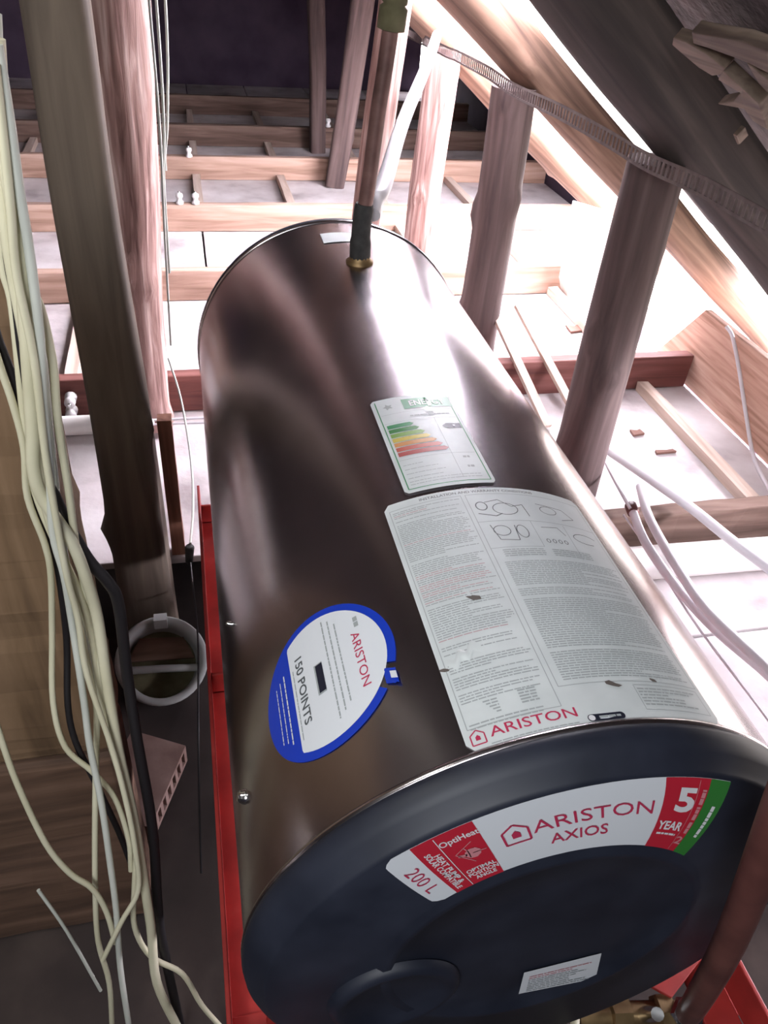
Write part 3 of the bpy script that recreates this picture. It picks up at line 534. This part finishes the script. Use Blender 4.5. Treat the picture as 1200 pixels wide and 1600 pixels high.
def pill(x0, x1, y, h, mi): 
    pts = [(x1 - h + h * math.cos(g), y + h * math.sin(g)) for g in [math.pi * (k / 6 - .5) for k in range(7)]] + [(x0 + h + h * math.cos(g), y + h * math.sin(g)) for g in [math.pi * (k / 6 + .5) for k in range(7)]]
    mb.add([PR(x, y_) for x, y_ in pts], [tuple(range(len(pts)))], mi)
pill(.0, .033, .3455, .0034, 0); P2 = onjacket(.0019); mb.add([P2(.0036 + .0028 * math.cos(k * .524), .3455 + .0028 * math.sin(k * .524)) for k in range(12)], [tuple(range(12))], 1)
words(mb, P2, .010, .029, .3455, .002, rnd, 2); obj('printed_button', mb, [M['p_black'], M['p_white'], M['p_grey']], IL)
for cx, cy, s, sd in ((-.047, .4945, .0075, 1), (.037, .377, .0065, 2), (.080, .382, .004, 3), (-.095, .424, .0045, 4)):
    mb = MB(); rr = random.Random(sd); tear(mb, P2, [(cx + s * rr.uniform(.7, 1.3) * math.cos(k * .9), cy + .55 * s * rr.uniform(.6, 1.2) * math.sin(k * .9) - .3 * s * math.cos(k * .9)) for k in range(7)], 0); obj('torn_spot', mb, M['tear'], IL)
for lf, pts in ((.0035, [(-.053, .497), (-.049, .496), (-.05, .507)]), (.003, [(.083, .381), (.087, .379), (.087, .385)])):
    mb = MB(); tear(mb, onjacket(lf), pts); obj('paper_flap', mb, M['paper'], IL)
mb = MB(); rr = random.Random(8)                              # crumpled ridge in the paper
mb.grid(lambda a, b: cyl(-.094 + .04 * a, .424 + .020 * a + (b - .5) * .013 + .003 * math.sin(a * 20), .0013 + .0022 * math.sin(math.pi * b) * math.sin(math.pi * min(1, a * 1.05)) * (.6 + .4 * mnoise.noise(Vector((a * 9, b * 4, 0))))), 24, 8)
obj('crumpled_paper', mb, M['paper'], IL)

# ---- energy label
EL = label_sheet('energy_label', -.0715, .033, .666, .864, M['paper'], rad=.004)
mb = MB(); stroke(mb, PR, [(-.066, .859), (-.066, .672), (.028, .672), (.028, .859)], .0012); obj('green_border', mb, M['p_green2'], EL)
mb = MB(); quad(mb, PR, -.033, .832, .030, .8555, 0, 6, 1)
letter(mb, 'ENERGY', onjacket(.0020), -.0015, .8435, .046, .0125, bold=.02, mi=1); obj('energy_heading', mb, [M['p_green2'], M['p_white']], EL)
mb = MB()
for k in range(7):
    yy = .798 - k * .0099; x1 = -.034 + k * .0046; h = .0040
    quad(mb, PR, -.0625, yy - h, x1, yy + h, k, 6, 1); mb.add([PR(x1, yy - h), PR(x1 + .0045, yy), PR(x1, yy + h)], [(0, 1, 2)], k)
obj('rating_bars', mb, [M['p_green2'], M['p_green'], M['p_lime'], M['p_yellow'], M['p_orange'], M['p_orred'], M['p_energyred']], EL)
mb = MB(); pts = ((.003, .786), (.009, .7915), (.027, .7915), (.027, .7805), (.009, .7805)); mb.add([PR(*p) for p in pts], [tuple(range(5))], 0)
quad(mb, P2, .0165, .784, .0190, .788, 1); obj('class_arrow', mb, [M['p_black'], M['p_white']], EL)
mb = MB(); stroke(mb, PR, [(-.064, .806), (.026, .806)], .0006); stroke(mb, PR, [(-.002, .806), (-.002, .678)], .0006); stroke(mb, PR, [(-.064, .727), (.026, .727)], .0007); stroke(mb, PR, [(-.064, .826), (.026, .826)], .0005)
mb.add([PR(-.052 + (.007 if k % 2 else .0035) * math.cos(k * .628), .843 + (.007 if k % 2 else .0035) * math.sin(k * .628)) for k in range(10)], [tuple(range(10))])
for k in range(4): words(mb, PR, -.062, -.016, .716 - k * .0085, .0012, rnd, 0, rnd.uniform(.5, 1))
for yy in (.718, .699): words(mb, PR, .009, .017, yy, .004, rnd)
for yy in (.684, .679): words(mb, PR, -.062, .02, yy, .0011, rnd)
words(mb, PR, -.03, .02, .815, .0025, rnd)
obj('printed_text', mb, M['p_grey'], EL)
mb = MB(); tear(mb, P2, [(-.012, .829), (-.004, .833), (.004, .829), (.006, .822), (-.006, .8205)], 0); tear(mb, P2, [(-.01, .82), (.0, .821), (.001, .813), (-.006, .811)], 1)
tear(mb, onjacket(.004), [(-.003, .852), (.001, .866), (.0025, .853)], 0); tear(mb, P2, [(-.001, .845), (.004, .846), (.002, .833), (-.002, .834)], 0)
obj('torn_flap', mb, [M['gloss'], M['p_grey']], EL)

# ---- round blue sticker on the left flank: its writing runs along the tank
CU, CV = -.208, .482
def disc(rad, lift, u0=-9, gap=None, rin=0, n=72, m=10):
    mb = MB()
    for k in range(n):
        a, b = 2 * math.pi * k / n, 2 * math.pi * (k + 1) / n
        if gap and gap[0] < math.degrees((a + b) / 2) < gap[1]: continue
        for j in range(m):
            r0, r1 = rin + (rad - rin) * j / m, rin + (rad - rin) * (j + 1) / m
            q = [(max(u0, CU + r * math.cos(g)), CV + r * math.sin(g)) for r, g in ((r0, a), (r1, a), (r1, b), (r0, b))]
            mb.add([cyl(u, v, lift) for u, v in q], [(0, 1, 2, 3)], 0, False)
    return mb
ST = obj('round_sticker', disc(.079, .0008, gap=(322, 338)), M['p_blue'], HEAT)
obj('white_field', disc(.0708, .0014, u0=-.2445), M['gloss'], ST)
def SF(lift): return lambda x, y: cyl(CU + y, CV - x, lift)
S1 = SF(.0019)
mb = MB(); letter(mb, 'ARISTON', S1, .006, .044, .064, .0088, bold=.0); obj('brand_lettering', mb, M['p_logo'], ST)
mb = MB(); letter(mb, '150 POINTS', S1, -.0015, -.0235, .078, .0095, bold=.012); obj('points_lettering', mb, M['p_dark'], ST)
mb = MB(); quad(mb, S1, -.017, -.0065, .018, .0035, 1); quad(mb, SF(.0023), -.0155, -.0045, .0165, .0035, 0); obj('black_bar', mb, [M['p_black'], M['p_grey']], ST)
mb = MB()
for k, (x0, x1) in enumerate(((-.062, .055), (-.058, .05), (-.05, .044))): words(mb, S1, x0, x1, .0115 + k * .0068, .0014, rnd)
words(mb, S1, -.044, -.03, .0475, .0045, rnd)
words(mb, S1, -.03, .05, -.0325, .001, rnd); obj('small_print', mb, M['p_grey'], ST)
mb = MB()
for k in range(3): words(mb, SF(.0013), -.035 + k * .004, .045 - k * .004, -.0465 - k * .0065, .0011 if k else .0016, rnd)
obj('pale_print', mb, M['p_white'], ST)
mb = MB(); rr = random.Random(4)
mb.grid(lambda a, b: cyl(-.147 + .012 * a, .436 + .017 * b - .006 * a, .0012 + .003 * a * (.6 + mnoise.noise(Vector((a * 4, b * 5, 2))))), 6, 8, 1)
mb.grid(lambda a, b: cyl(-.141 + .006 * a, .438 + .008 * b - .004 * a, .003 + .003 * a * (.6 + mnoise.noise(Vector((a * 4, b * 5, 5))))), 4, 5, 0)
obj('torn_edge', mb, [M['gloss'], M['p_blue']], ST)

# ---- arched banner on the front cap
YB = .3365 - .036
TO0, TO1, TI0, TI1, RI, RO = math.radians(-41), math.radians(26.8), math.radians(-45.6), math.radians(43), .1655, .262
def ban(s, t, lift=.0008):
    a0 = TI0 + (TI1 - TI0) * s; a1 = TO0 + (TO1 - TO0) * s
    p = Vector((RI * math.sin(a0), RI * math.cos(a0))); th = a0 + (a1 - a0) * t; r = RI + (RO - RI) * t
    return Vector((AX + r * math.sin(th), YB - lift, AZ + r * math.cos(th)))
LEN, HGT = .288, .0965
def BF(lift): return lambda x, y: ban(x / LEN, y / HGT, lift)
def patch(s0, s1, lift, mi=0, t0=0, t1=1): 
    mb = MB(); mb.grid(lambda a, b: ban(s0 + (s1 - s0) * a, t0 + (t1 - t0) * b, lift), max(4, int(60 * (s1 - s0))), 8, mi, False); return mb
mb = MB(); mb.grid(lambda a, b: ban(max(.0 + .035 * (1 - min(1, b / .10)) ** 2 + .03 * max(0, (b - .9) / .1) ** 2, a), b, .0006), 80, 24, 0, False)
BN = obj('front_banner', mb, M['gloss'], HEAT)
obj('red_field', patch(.085, .256, .0010), M['p_red'], BN); obj('red_field', patch(.775, .94, .0010), M['p_red'], BN); obj('green_field', patch(.925, 1.0, .0012), M['p_green'], BN)
B2 = BF(.0016); W = lambda s: s * LEN; H_ = lambda t: t * HGT; dn = -math.pi / 2
mb = MB(); letter(mb, '200 L', B2, W(.043), H_(.47), .046, .0125, dn, bold=-.01); obj('capacity_lettering', mb, M['p_logo'], BN)
mb = MB(); letter(mb, 'OptiHeat', B2, W(.204), H_(.83), .031, .0115, bold=.02); letter(mb, 'HEAT PUMP &', B2, W(.129), H_(.44), .058, .0055, dn, bold=.03); letter(mb, 'SOLAR COMPATIBLE', B2, W(.109), H_(.44), .072, .0055, dn, bold=.03)
letter(mb, 'OPTIMAL', B2, W(.206), H_(.255), .027, .0062, bold=.03); letter(mb, 'POSITION', B2, W(.206), H_(.18), .028, .0062, bold=.03); letter(mb, 'ANGLE', B2, W(.206), H_(.105), .020, .0062, bold=.03)
quad(mb, B2, W(.147), H_(.02), W(.1495), H_(.98), 0, 1, 12); obj('white_lettering', mb, M['p_white'], BN)
mb = MB()                                                     # tap and angle symbol
cx, cy = W(.212), H_(.53); mb.add([B2(cx + .0068 * math.cos(k * .785 + .2), cy + .0085 * math.sin(k * .785 + .2)) for k in range(8)], [tuple(range(8))])
stroke(mb, B2, [(W(.172), H_(.56)), (cx - .005, cy)], .0035); stroke(mb, B2, [(W(.225), H_(.72)), (W(.168), H_(.60)), (W(.205), H_(.38))], .0009); stroke(mb, B2, [(W(.197), H_(.66)), (W(.203), H_(.58)), (W(.2), H_(.47))], .0009); stroke(mb, B2, [(cx, cy), (cx + .011, cy - .001)], .0012)
obj('tap_symbol', mb, M['p_rose'], BN)
mb = MB(); letter(mb, 'ARISTON', B2, W(.565), H_(.585), .104, .0185, math.radians(.5), bold=-.004); letter(mb, 'AXIOS', B2, W(.515), H_(.31), .052, .0155, bold=.004); house(mb, B2, W(.338), H_(.57), .0205, .030, lw=.0019); obj('brand_lettering', mb, M['p_logo'], BN)
mb = MB(); letter(mb, '5', B2, W(.853), H_(.70), .020, .033, bold=.035); letter(mb, 'YEAR', B2, W(.832), H_(.335), .029, .012, bold=.03); words(mb, B2, W(.79), W(.873), H_(.215), .0026, rnd); obj('warranty_lettering', mb, M['p_white'], BN)
mb = MB(); letter(mb, '2', B2, W(.906), H_(.16), .009, .010, bold=.02); quad(mb, B2, W(.886), H_(.02), W(.888), H_(.98), 0, 1, 8)
for a, b in ((.26, .42), (.45, .63), (.66, .86)): words(mb, lambda x, y: B2(y, x), H_(a), H_(b), W(.911), .0042, rnd)
obj('small_print', mb, M['p_rose'], BN)
mb = MB(); words(mb, lambda x, y: BF(.0018)(y, x), H_(.25), H_(.68), W(.968), .0042, rnd); obj('green_field_print', mb, M['p_white'], BN)
# ---- small rating label low on the cap
YL = .3365 - .0352
q4 = [(-.004, -.071), (.08, -.063), (.09, -.129), (.0, -.125)]
def RL(a, b, lift=.001):
    x = (q4[3][0] * (1 - a) + q4[2][0] * a) * (1 - b) + (q4[0][0] * (1 - a) + q4[1][0] * a) * b; z = (q4[3][1] * (1 - a) + q4[2][1] * a) * (1 - b) + (q4[0][1] * (1 - a) + q4[1][1] * a) * b
    return Vector((AX + x, YL - lift, AZ + z))
mb = MB(); mb.grid(lambda a, b: RL(a, b), 4, 4, 0, False); RT = obj('rating_label', mb, M['gloss'], HEAT)
mb = MB(); RF = lambda x, y: RL(x / .085, y / .06, .0018)
for k in range(9): words(mb, RF, .007, .078, .006 + k * .0049, .0016, rnd, 1 if k > 6 else 0, rnd.uniform(.6, 1))
obj('printed_text', mb, [M['p_grey'], M['p_rose']], RT)
# ---- pale patch near the back edge
mb = MB(); mb.grid(lambda a, b: cyl(-.042 + .062 * a, 1.428 + .05 * b, .0012), 10, 4); obj('back_patch', mb, M['paper'], HEAT)

# ================================================================== red frame
FR = thing('support_frame', 'red painted steel angle frame carrying the water heater', 'frame', (AX, .9, -.22))
for x0, x1, xo in ((-.032, -.026, 1), (.632, .638, -1)):
    mb = MB(); mb.box((x0, .20, .125), (x1, 1.50, .190)); a, b = sorted((x0, x0 + xo * .05)); mb.box((a, .20, .119), (b, 1.50, .125)); obj('rail', mb, M['red'], FR, bevel=.0015)
for y in (.375, .95, 1.44):
    mb = MB(); mb.box((-.026, y, .1255), (.632, y + .006, .175)); mb.box((-.026, y, .1255), (.632, y + .045, .131)); obj('crossbar', mb, M['red'], FR, bevel=.0015)
for y in (.385, 1.395):
    for s in (-1, 1):
        mb = MB(); pts = []
        for k in range(7):
            g = math.radians(180 - s * (22 + k * 6)); pts.append((AX + .285 * math.sin(g), y, AZ + .285 * math.cos(g)))
        x_in, x_out = pts[0][0], pts[-1][0]
        ext = [(x_out + .085, y, .30), (x_out + .085, y, .1765)] if s > 0 and y < 1 else [(x_out + s * .02, y, .1765)]
        mb.slab(pts + ext + [(x_in, y, .1765)], (0, .008, 0)); obj('saddle', mb, M['red'], FR)
mb = MB(); mb.slab([(.482, .371, .177), (.59, .396, .177), (.60, .36, .177), (.525, .318, .177), (.495, .345, .177)], (0, 0, .006)); obj('corner_plate', mb, M['red'], FR, bevel=.001)
for x in (-.029, .635):
    for y in (.30,):
        mb = MB(); a, b = sorted((x, x + (.04 if x < 0 else -.04))); mb.box((a, y, -.22), (b, y + .005, .119)); mb.box((x - .003, y, -.22), (x + .003, y + .04, .119)); obj('leg', mb, M['red'], FR, bevel=.0015)

# ================================================================== pipes and cables
t = thing('upright_pipe', 'dark rusty upright pipe with black lagging rising from the back of the heater', 'pipe', (.2822, 1.327, .775))
mb = MB(); mb.tube(smooth_path([(.2845, 1.327, .855), (.290, 1.327, .90), (.298, 1.327, 1.0), (.309, 1.327, 1.106), (.335, 1.327, 1.40)]), .0125, 14); obj('pipe', mb, M['steelpipe'], t)
mb = MB(); mb.tube(smooth_path([(.2815, 1.327, .776), (.2810, 1.327, .81), (.2825, 1.327, .84), (.2850, 1.327, .866)]), [.0185] * 4 + [.0165] * 4 + [.0165] * 4 + [.0145], 16); obj('lagging', mb, M['blackfoam'], t)
mb = MB(); mb.lathe([(.013, 0), (.021, .002), (.021, .03), (.016, .034), (.019, .036), (.019, .05), (.013, .052)], (.310, 1.327, 1.115), (.1, 0, 1), 12); obj('coupling', mb, M['olive'], t)
mb = MB(); mb.tube(smooth_path([(.302, 1.345, .842), (.312, 1.375, .856), (.345, 1.45, .863), (.487, 1.9, .873), (.669, 2.4, .911), (.80, 2.78, .94)]), .0155, 12)
single('white_hose', mb, M['conduit'], 'white hose curving away from the foot of the upright pipe to the far post', 'hose', (.302, 1.345, .842))
lab = ['thickest white conduit crossing over the nearest joist at right', 'white conduit close to the heater at right, ending in a dark cap', 'white conduit resting on the lower one at right', 'thin pale wire nearest to the heater on the right', 'short thin white wire at the foot of the nearest round post']
for i, (r, pts) in enumerate(CONDUITS):
    nm = 'conduit' if i < 3 else 'pale_wire'; t = thing(nm, lab[i], 'pipe' if i < 3 else 'wire', pts[0])
    mb = MB(); mb.tube(smooth_path(list(pts) + ([(1.27, .86, .09 + r), (1.36, .64, .004 + r)] if i == 0 else [(pts[-1][0] + (.05, .13, .03)[i - 1], .70 - .015 * i, .03 + r), (pts[-1][0] + (.09, .24, .06)[i - 1], .645 - .01 * i, .004 + r)] if i < 4 else []), 5), r, 12); obj('sheath', mb, M['conduit'], t)
    if i == 1:
        d = (Vector(pts[0]) - Vector(pts[1])).normalized(); mb = MB(); mb.lathe([(.0106, -.03), (.0145, -.028), (.0145, 0), (.011, .004), (0, .004)], pts[0], d, 14); obj('end_cap', mb, M['brownpipe'], t)
mb = MB(); mb.tube(smooth_path([(1.61, 2.02, .285), (1.612, 1.98, .27), (1.612, 1.90, .20), (1.612, 1.80, .10), (1.60, 1.68, .012), (1.55, 1.5, .006)]), .006, 8)
single('hanging_cord', mb, M['conduit'], 'white cord hanging down over the pinkish eave board', 'cord', (1.61, 2.02, .285))
CL = {'A': 'thickest cream cable running down the middle of the bundle', 'B': 'cream cable that leaves the bundle to the right at the very bottom', 'C': 'pale grey cable running straight to the bottom of the bundle',
      'D': 'cream cable hanging farthest left beside the timber slab with a kink halfway', 'E': 'cream cable weaving behind the thickest one', 'F': 'cream cable entering from the left edge at lower left', 'G': 'thin cream cable crossing in front of the bundle and hooking left at the bottom',
      'K1': 'thin black cable along the left of the bundle, its lower run standing in for a cast shadow', 'K2': 'thick black cable along the right of the bundle', 'L': 'pale cable along the right edge of the bundle at top', 'N': 'cream cable just left of the thickest one, ending behind it', 'H': 'short thin grey wire low at the left edge of the bundle'}  # lower run of K1 is the shadow of D built as black cable
for k, r, pts in CABLES:
    mb = MB(); mb.tube(smooth_path(pts, 5), r, 10)
    m = M['cable_black'] if k[0] == 'K' else (M['cable_grey'] if k in 'CHL' else M['cable'])
    single('electric_cable', mb, m, CL[k], 'cable', pts[0], 'cable bundle at left')
wl = ['left of three thin wires down the peeling pole', 'middle of three thin wires down the peeling pole', 'right of three thin wires down the peeling pole, hanging free']
for i, pts in enumerate(([(-.045, 1.97, 1.5), (-.047, 1.96, 1.07), (-.050, 1.955, .83), (-.062, 1.965, .6), (-.075, 1.985, .3)], [(-.03, 1.975, 1.5), (-.033, 1.965, 1.07), (-.040, 1.96, .85), (-.052, 1.965, .72), (-.06, 1.975, .5)], [(-.012, 1.98, 1.5), (-.015, 1.98, 1.073), (-.031, 1.98, .857), (-.044, 1.98, .777), (-.046, 1.98, .74)])):
    mb = MB(); mb.tube(smooth_path(pts, 5), .003, 8); single('thin_wire', mb, M['cable_grey'], wl[i], 'wire', pts[-1], 'wires on the peeling pole')
t = thing('pull_wire', 'thin wire through a black plug at the panel edge, hanging down beside the red rail', 'wire', (-.062, 1.462, .02))
mb = MB(); mb.tube(smooth_path([(-.085, 1.99, .26), (-.06, 1.90, .18), (-.046, 1.75, .09), (-.047, 1.58, .07), (-.058, 1.465, .05)]), .0028, 8); obj('pale_wire', mb, M['cable_grey'], t)
mb = MB(); mb.lathe([(0, -.03), (.009, -.03), (.010, -.004), (.011, .018), (.008, .022), (0, .022)], (-.062, 1.461, .025), (.1, -.1, 1), 14); obj('plug', mb, M['blackfoam'], t)
mb = MB(); mb.tube(smooth_path([(-.062, 1.455, .0), (-.052, 1.2, .02), (-.054, .95, .09), (-.064, .85, -.02), (-.072, .77, -.15)]), .002, 8); obj('dark_wire', mb, M['cable_black'], t)

# ---- brown pipe and brass fittings in front of the right rail
t = thing('drain_pipe', 'brown slanting pipe in front of the cap with a bright nut at its foot', 'pipe', (.53, .292, .19))
mb = MB(); mb.tube(smooth_path([(.528, .292, .20), (.490, .272, .315), (.438, .252, .53), (.380, .245, .786), (.366, .243, .85)]), .0145, 14); obj('pipe', mb, M['brownpipe'], t)
mb = MB(); mb.lathe([(.0155, 0), (.021, .002), (.021, .018), (.0165, .021)], (.535, .297, .178), (-.3, -.2, 1), 6, smooth=False); obj('nut', mb, M['chrome'], t)
t = thing('brass_valve', 'dull brass valve and fittings under the front cap', 'valve', (.50, .315, .15))
mb = MB(); mb.tube([(.40, .325, .165), (.45, .318, .163), (.548, .303, .160)], [.017, .017, .016], 14); obj('body', mb, M['brass'], t)
mb = MB(); mb.lathe([(.02, -.014), (.026, -.012), (.026, .012), (.02, .014)], (.455, .318, .163), (1, -.15, 0), 6, smooth=False); obj('nut', mb, M['brass'], t)
mb = MB(); mb.lathe([(.02, -.012), (.025, -.010), (.025, .010), (.02, .012)], (.515, .308, .161), (1, -.15, 0), 6, smooth=False); obj('nut', mb, M['brass'], t)
mb = MB(); mb.tube([(.485, .312, .165), (.483, .300, .20), (.478, .292, .225)], [.010, .009, .008], 10); obj('spindle', mb, M['chrome'], t)
mb = MB(); mb.tube([(.412, .322, .165), (.405, .300, .12), (.40, .29, .05)], [.012, .011, .011], 10); obj('outlet', mb, M['brass'], t)
mb = MB(); mb.tube(smooth_path([(.40, .33, .166), (.385, .31, .19), (.372, .285, .16), (.37, .28, .05)]), .006, 8); obj('earth_lead', mb, M['cable'], t)

# ---- tilted bucket and hollow clay block on the dark floor at left
n = Vector((.10, -.52, .85)).normalized(); c = Vector((-.135, 1.235, -.085))
t = thing('bucket', 'dusty grey bucket tilted on the dark floor between the post and the red rail', 'bucket', (-.13, 1.26, -.22))
mb = MB(); mb.lathe([(.0, -.105), (.078, -.105), (.090, -.012), (.097, -.010), (.099, .0), (.095, .004), (.083, .002), (.078, -.03), (.070, -.085), (0, -.085)], c, n, 40); obj('shell', mb, M['bucket'], t)
ax_ = Vector((1, 0, 0)); ax_ = (ax_ - n * ax_.dot(n)).normalized(); ay_ = n.cross(ax_)
mb = MB(); mb.tube([c + ax_ * -.082 - ay_ * .012 - n * .02, c + ax_ * .0 - ay_ * .016 - n * .014, c + ax_ * .08 - ay_ * .020 - n * .02], .0085, 10); obj('handle', mb, M['bucket'], t)
mb = MB(); mb.add([c - n * .05 + ax_ * .079 * math.cos(k * .2618) + ay_ * .079 * math.sin(k * .2618) + n * .008 * mnoise.noise(Vector((k, 0, 0))) for k in range(24)] , [tuple(range(24))]); obj('rubble', mb, M['olive'], t)
mb = MB(); mb.slab([c - n * .045 + ax_ * a + ay_ * b for a, b in ((-.07, .01), (.072, .006), (.05, .055), (-.045, .06))], n * .012); obj('board_offcut', mb, M['plank_x'], t)
mb = MB(); mb.box(tuple(c + ay_ * .082 - Vector((.012, .01, .006))), tuple(c + ay_ * .082 + Vector((.016, .012, .02)))); obj('handle_lug', mb, M['bucket'], t)
A, B, C3 = Vector((-.205, 1.12, -.165)), Vector((-.095, 1.062, -.165)), Vector((-.165, .885, -.165))
t = thing('clay_block', 'hollow clay block with square holes lying below the bucket', 'block', ((A.x + C3.x) / 2, (A.y + C3.y) / 2, -.22))
dn_ = Vector((0, 0, -.052)); e1 = C3 - B; e2 = A - B
mb = MB()
mb.slab([A, B, C3, A + e1], (0, 0, -.009)); mb.slab([p + dn_ for p in (A, B, C3, A + e1)], (0, 0, .009))
for k in range(8):
    o_ = B + e1 * (k / 7 * .94); q = [o_, o_ + e1 * .06, o_ + e1 * .06 + e2, o_ + e2]; mb.slab([p + Vector((0, 0, -.009)) for p in q], dn_ + Vector((0, 0, .018)))
mb.slab([p + Vector((0, 0, -.009)) for p in (B + e2 * .35, C3 + e2 * .35, C3 + e2 * .40, B + e2 * .40)], dn_ + Vector((0, 0, .018)))
obj('block_body', mb, M['brick'], t)

for o in bpy.data.objects:
    if o.name.split('.')[0] in ('printed_text', 'small_print', 'pale_print'): o['kind'] = 'stuff'      # print too fine to pick apart
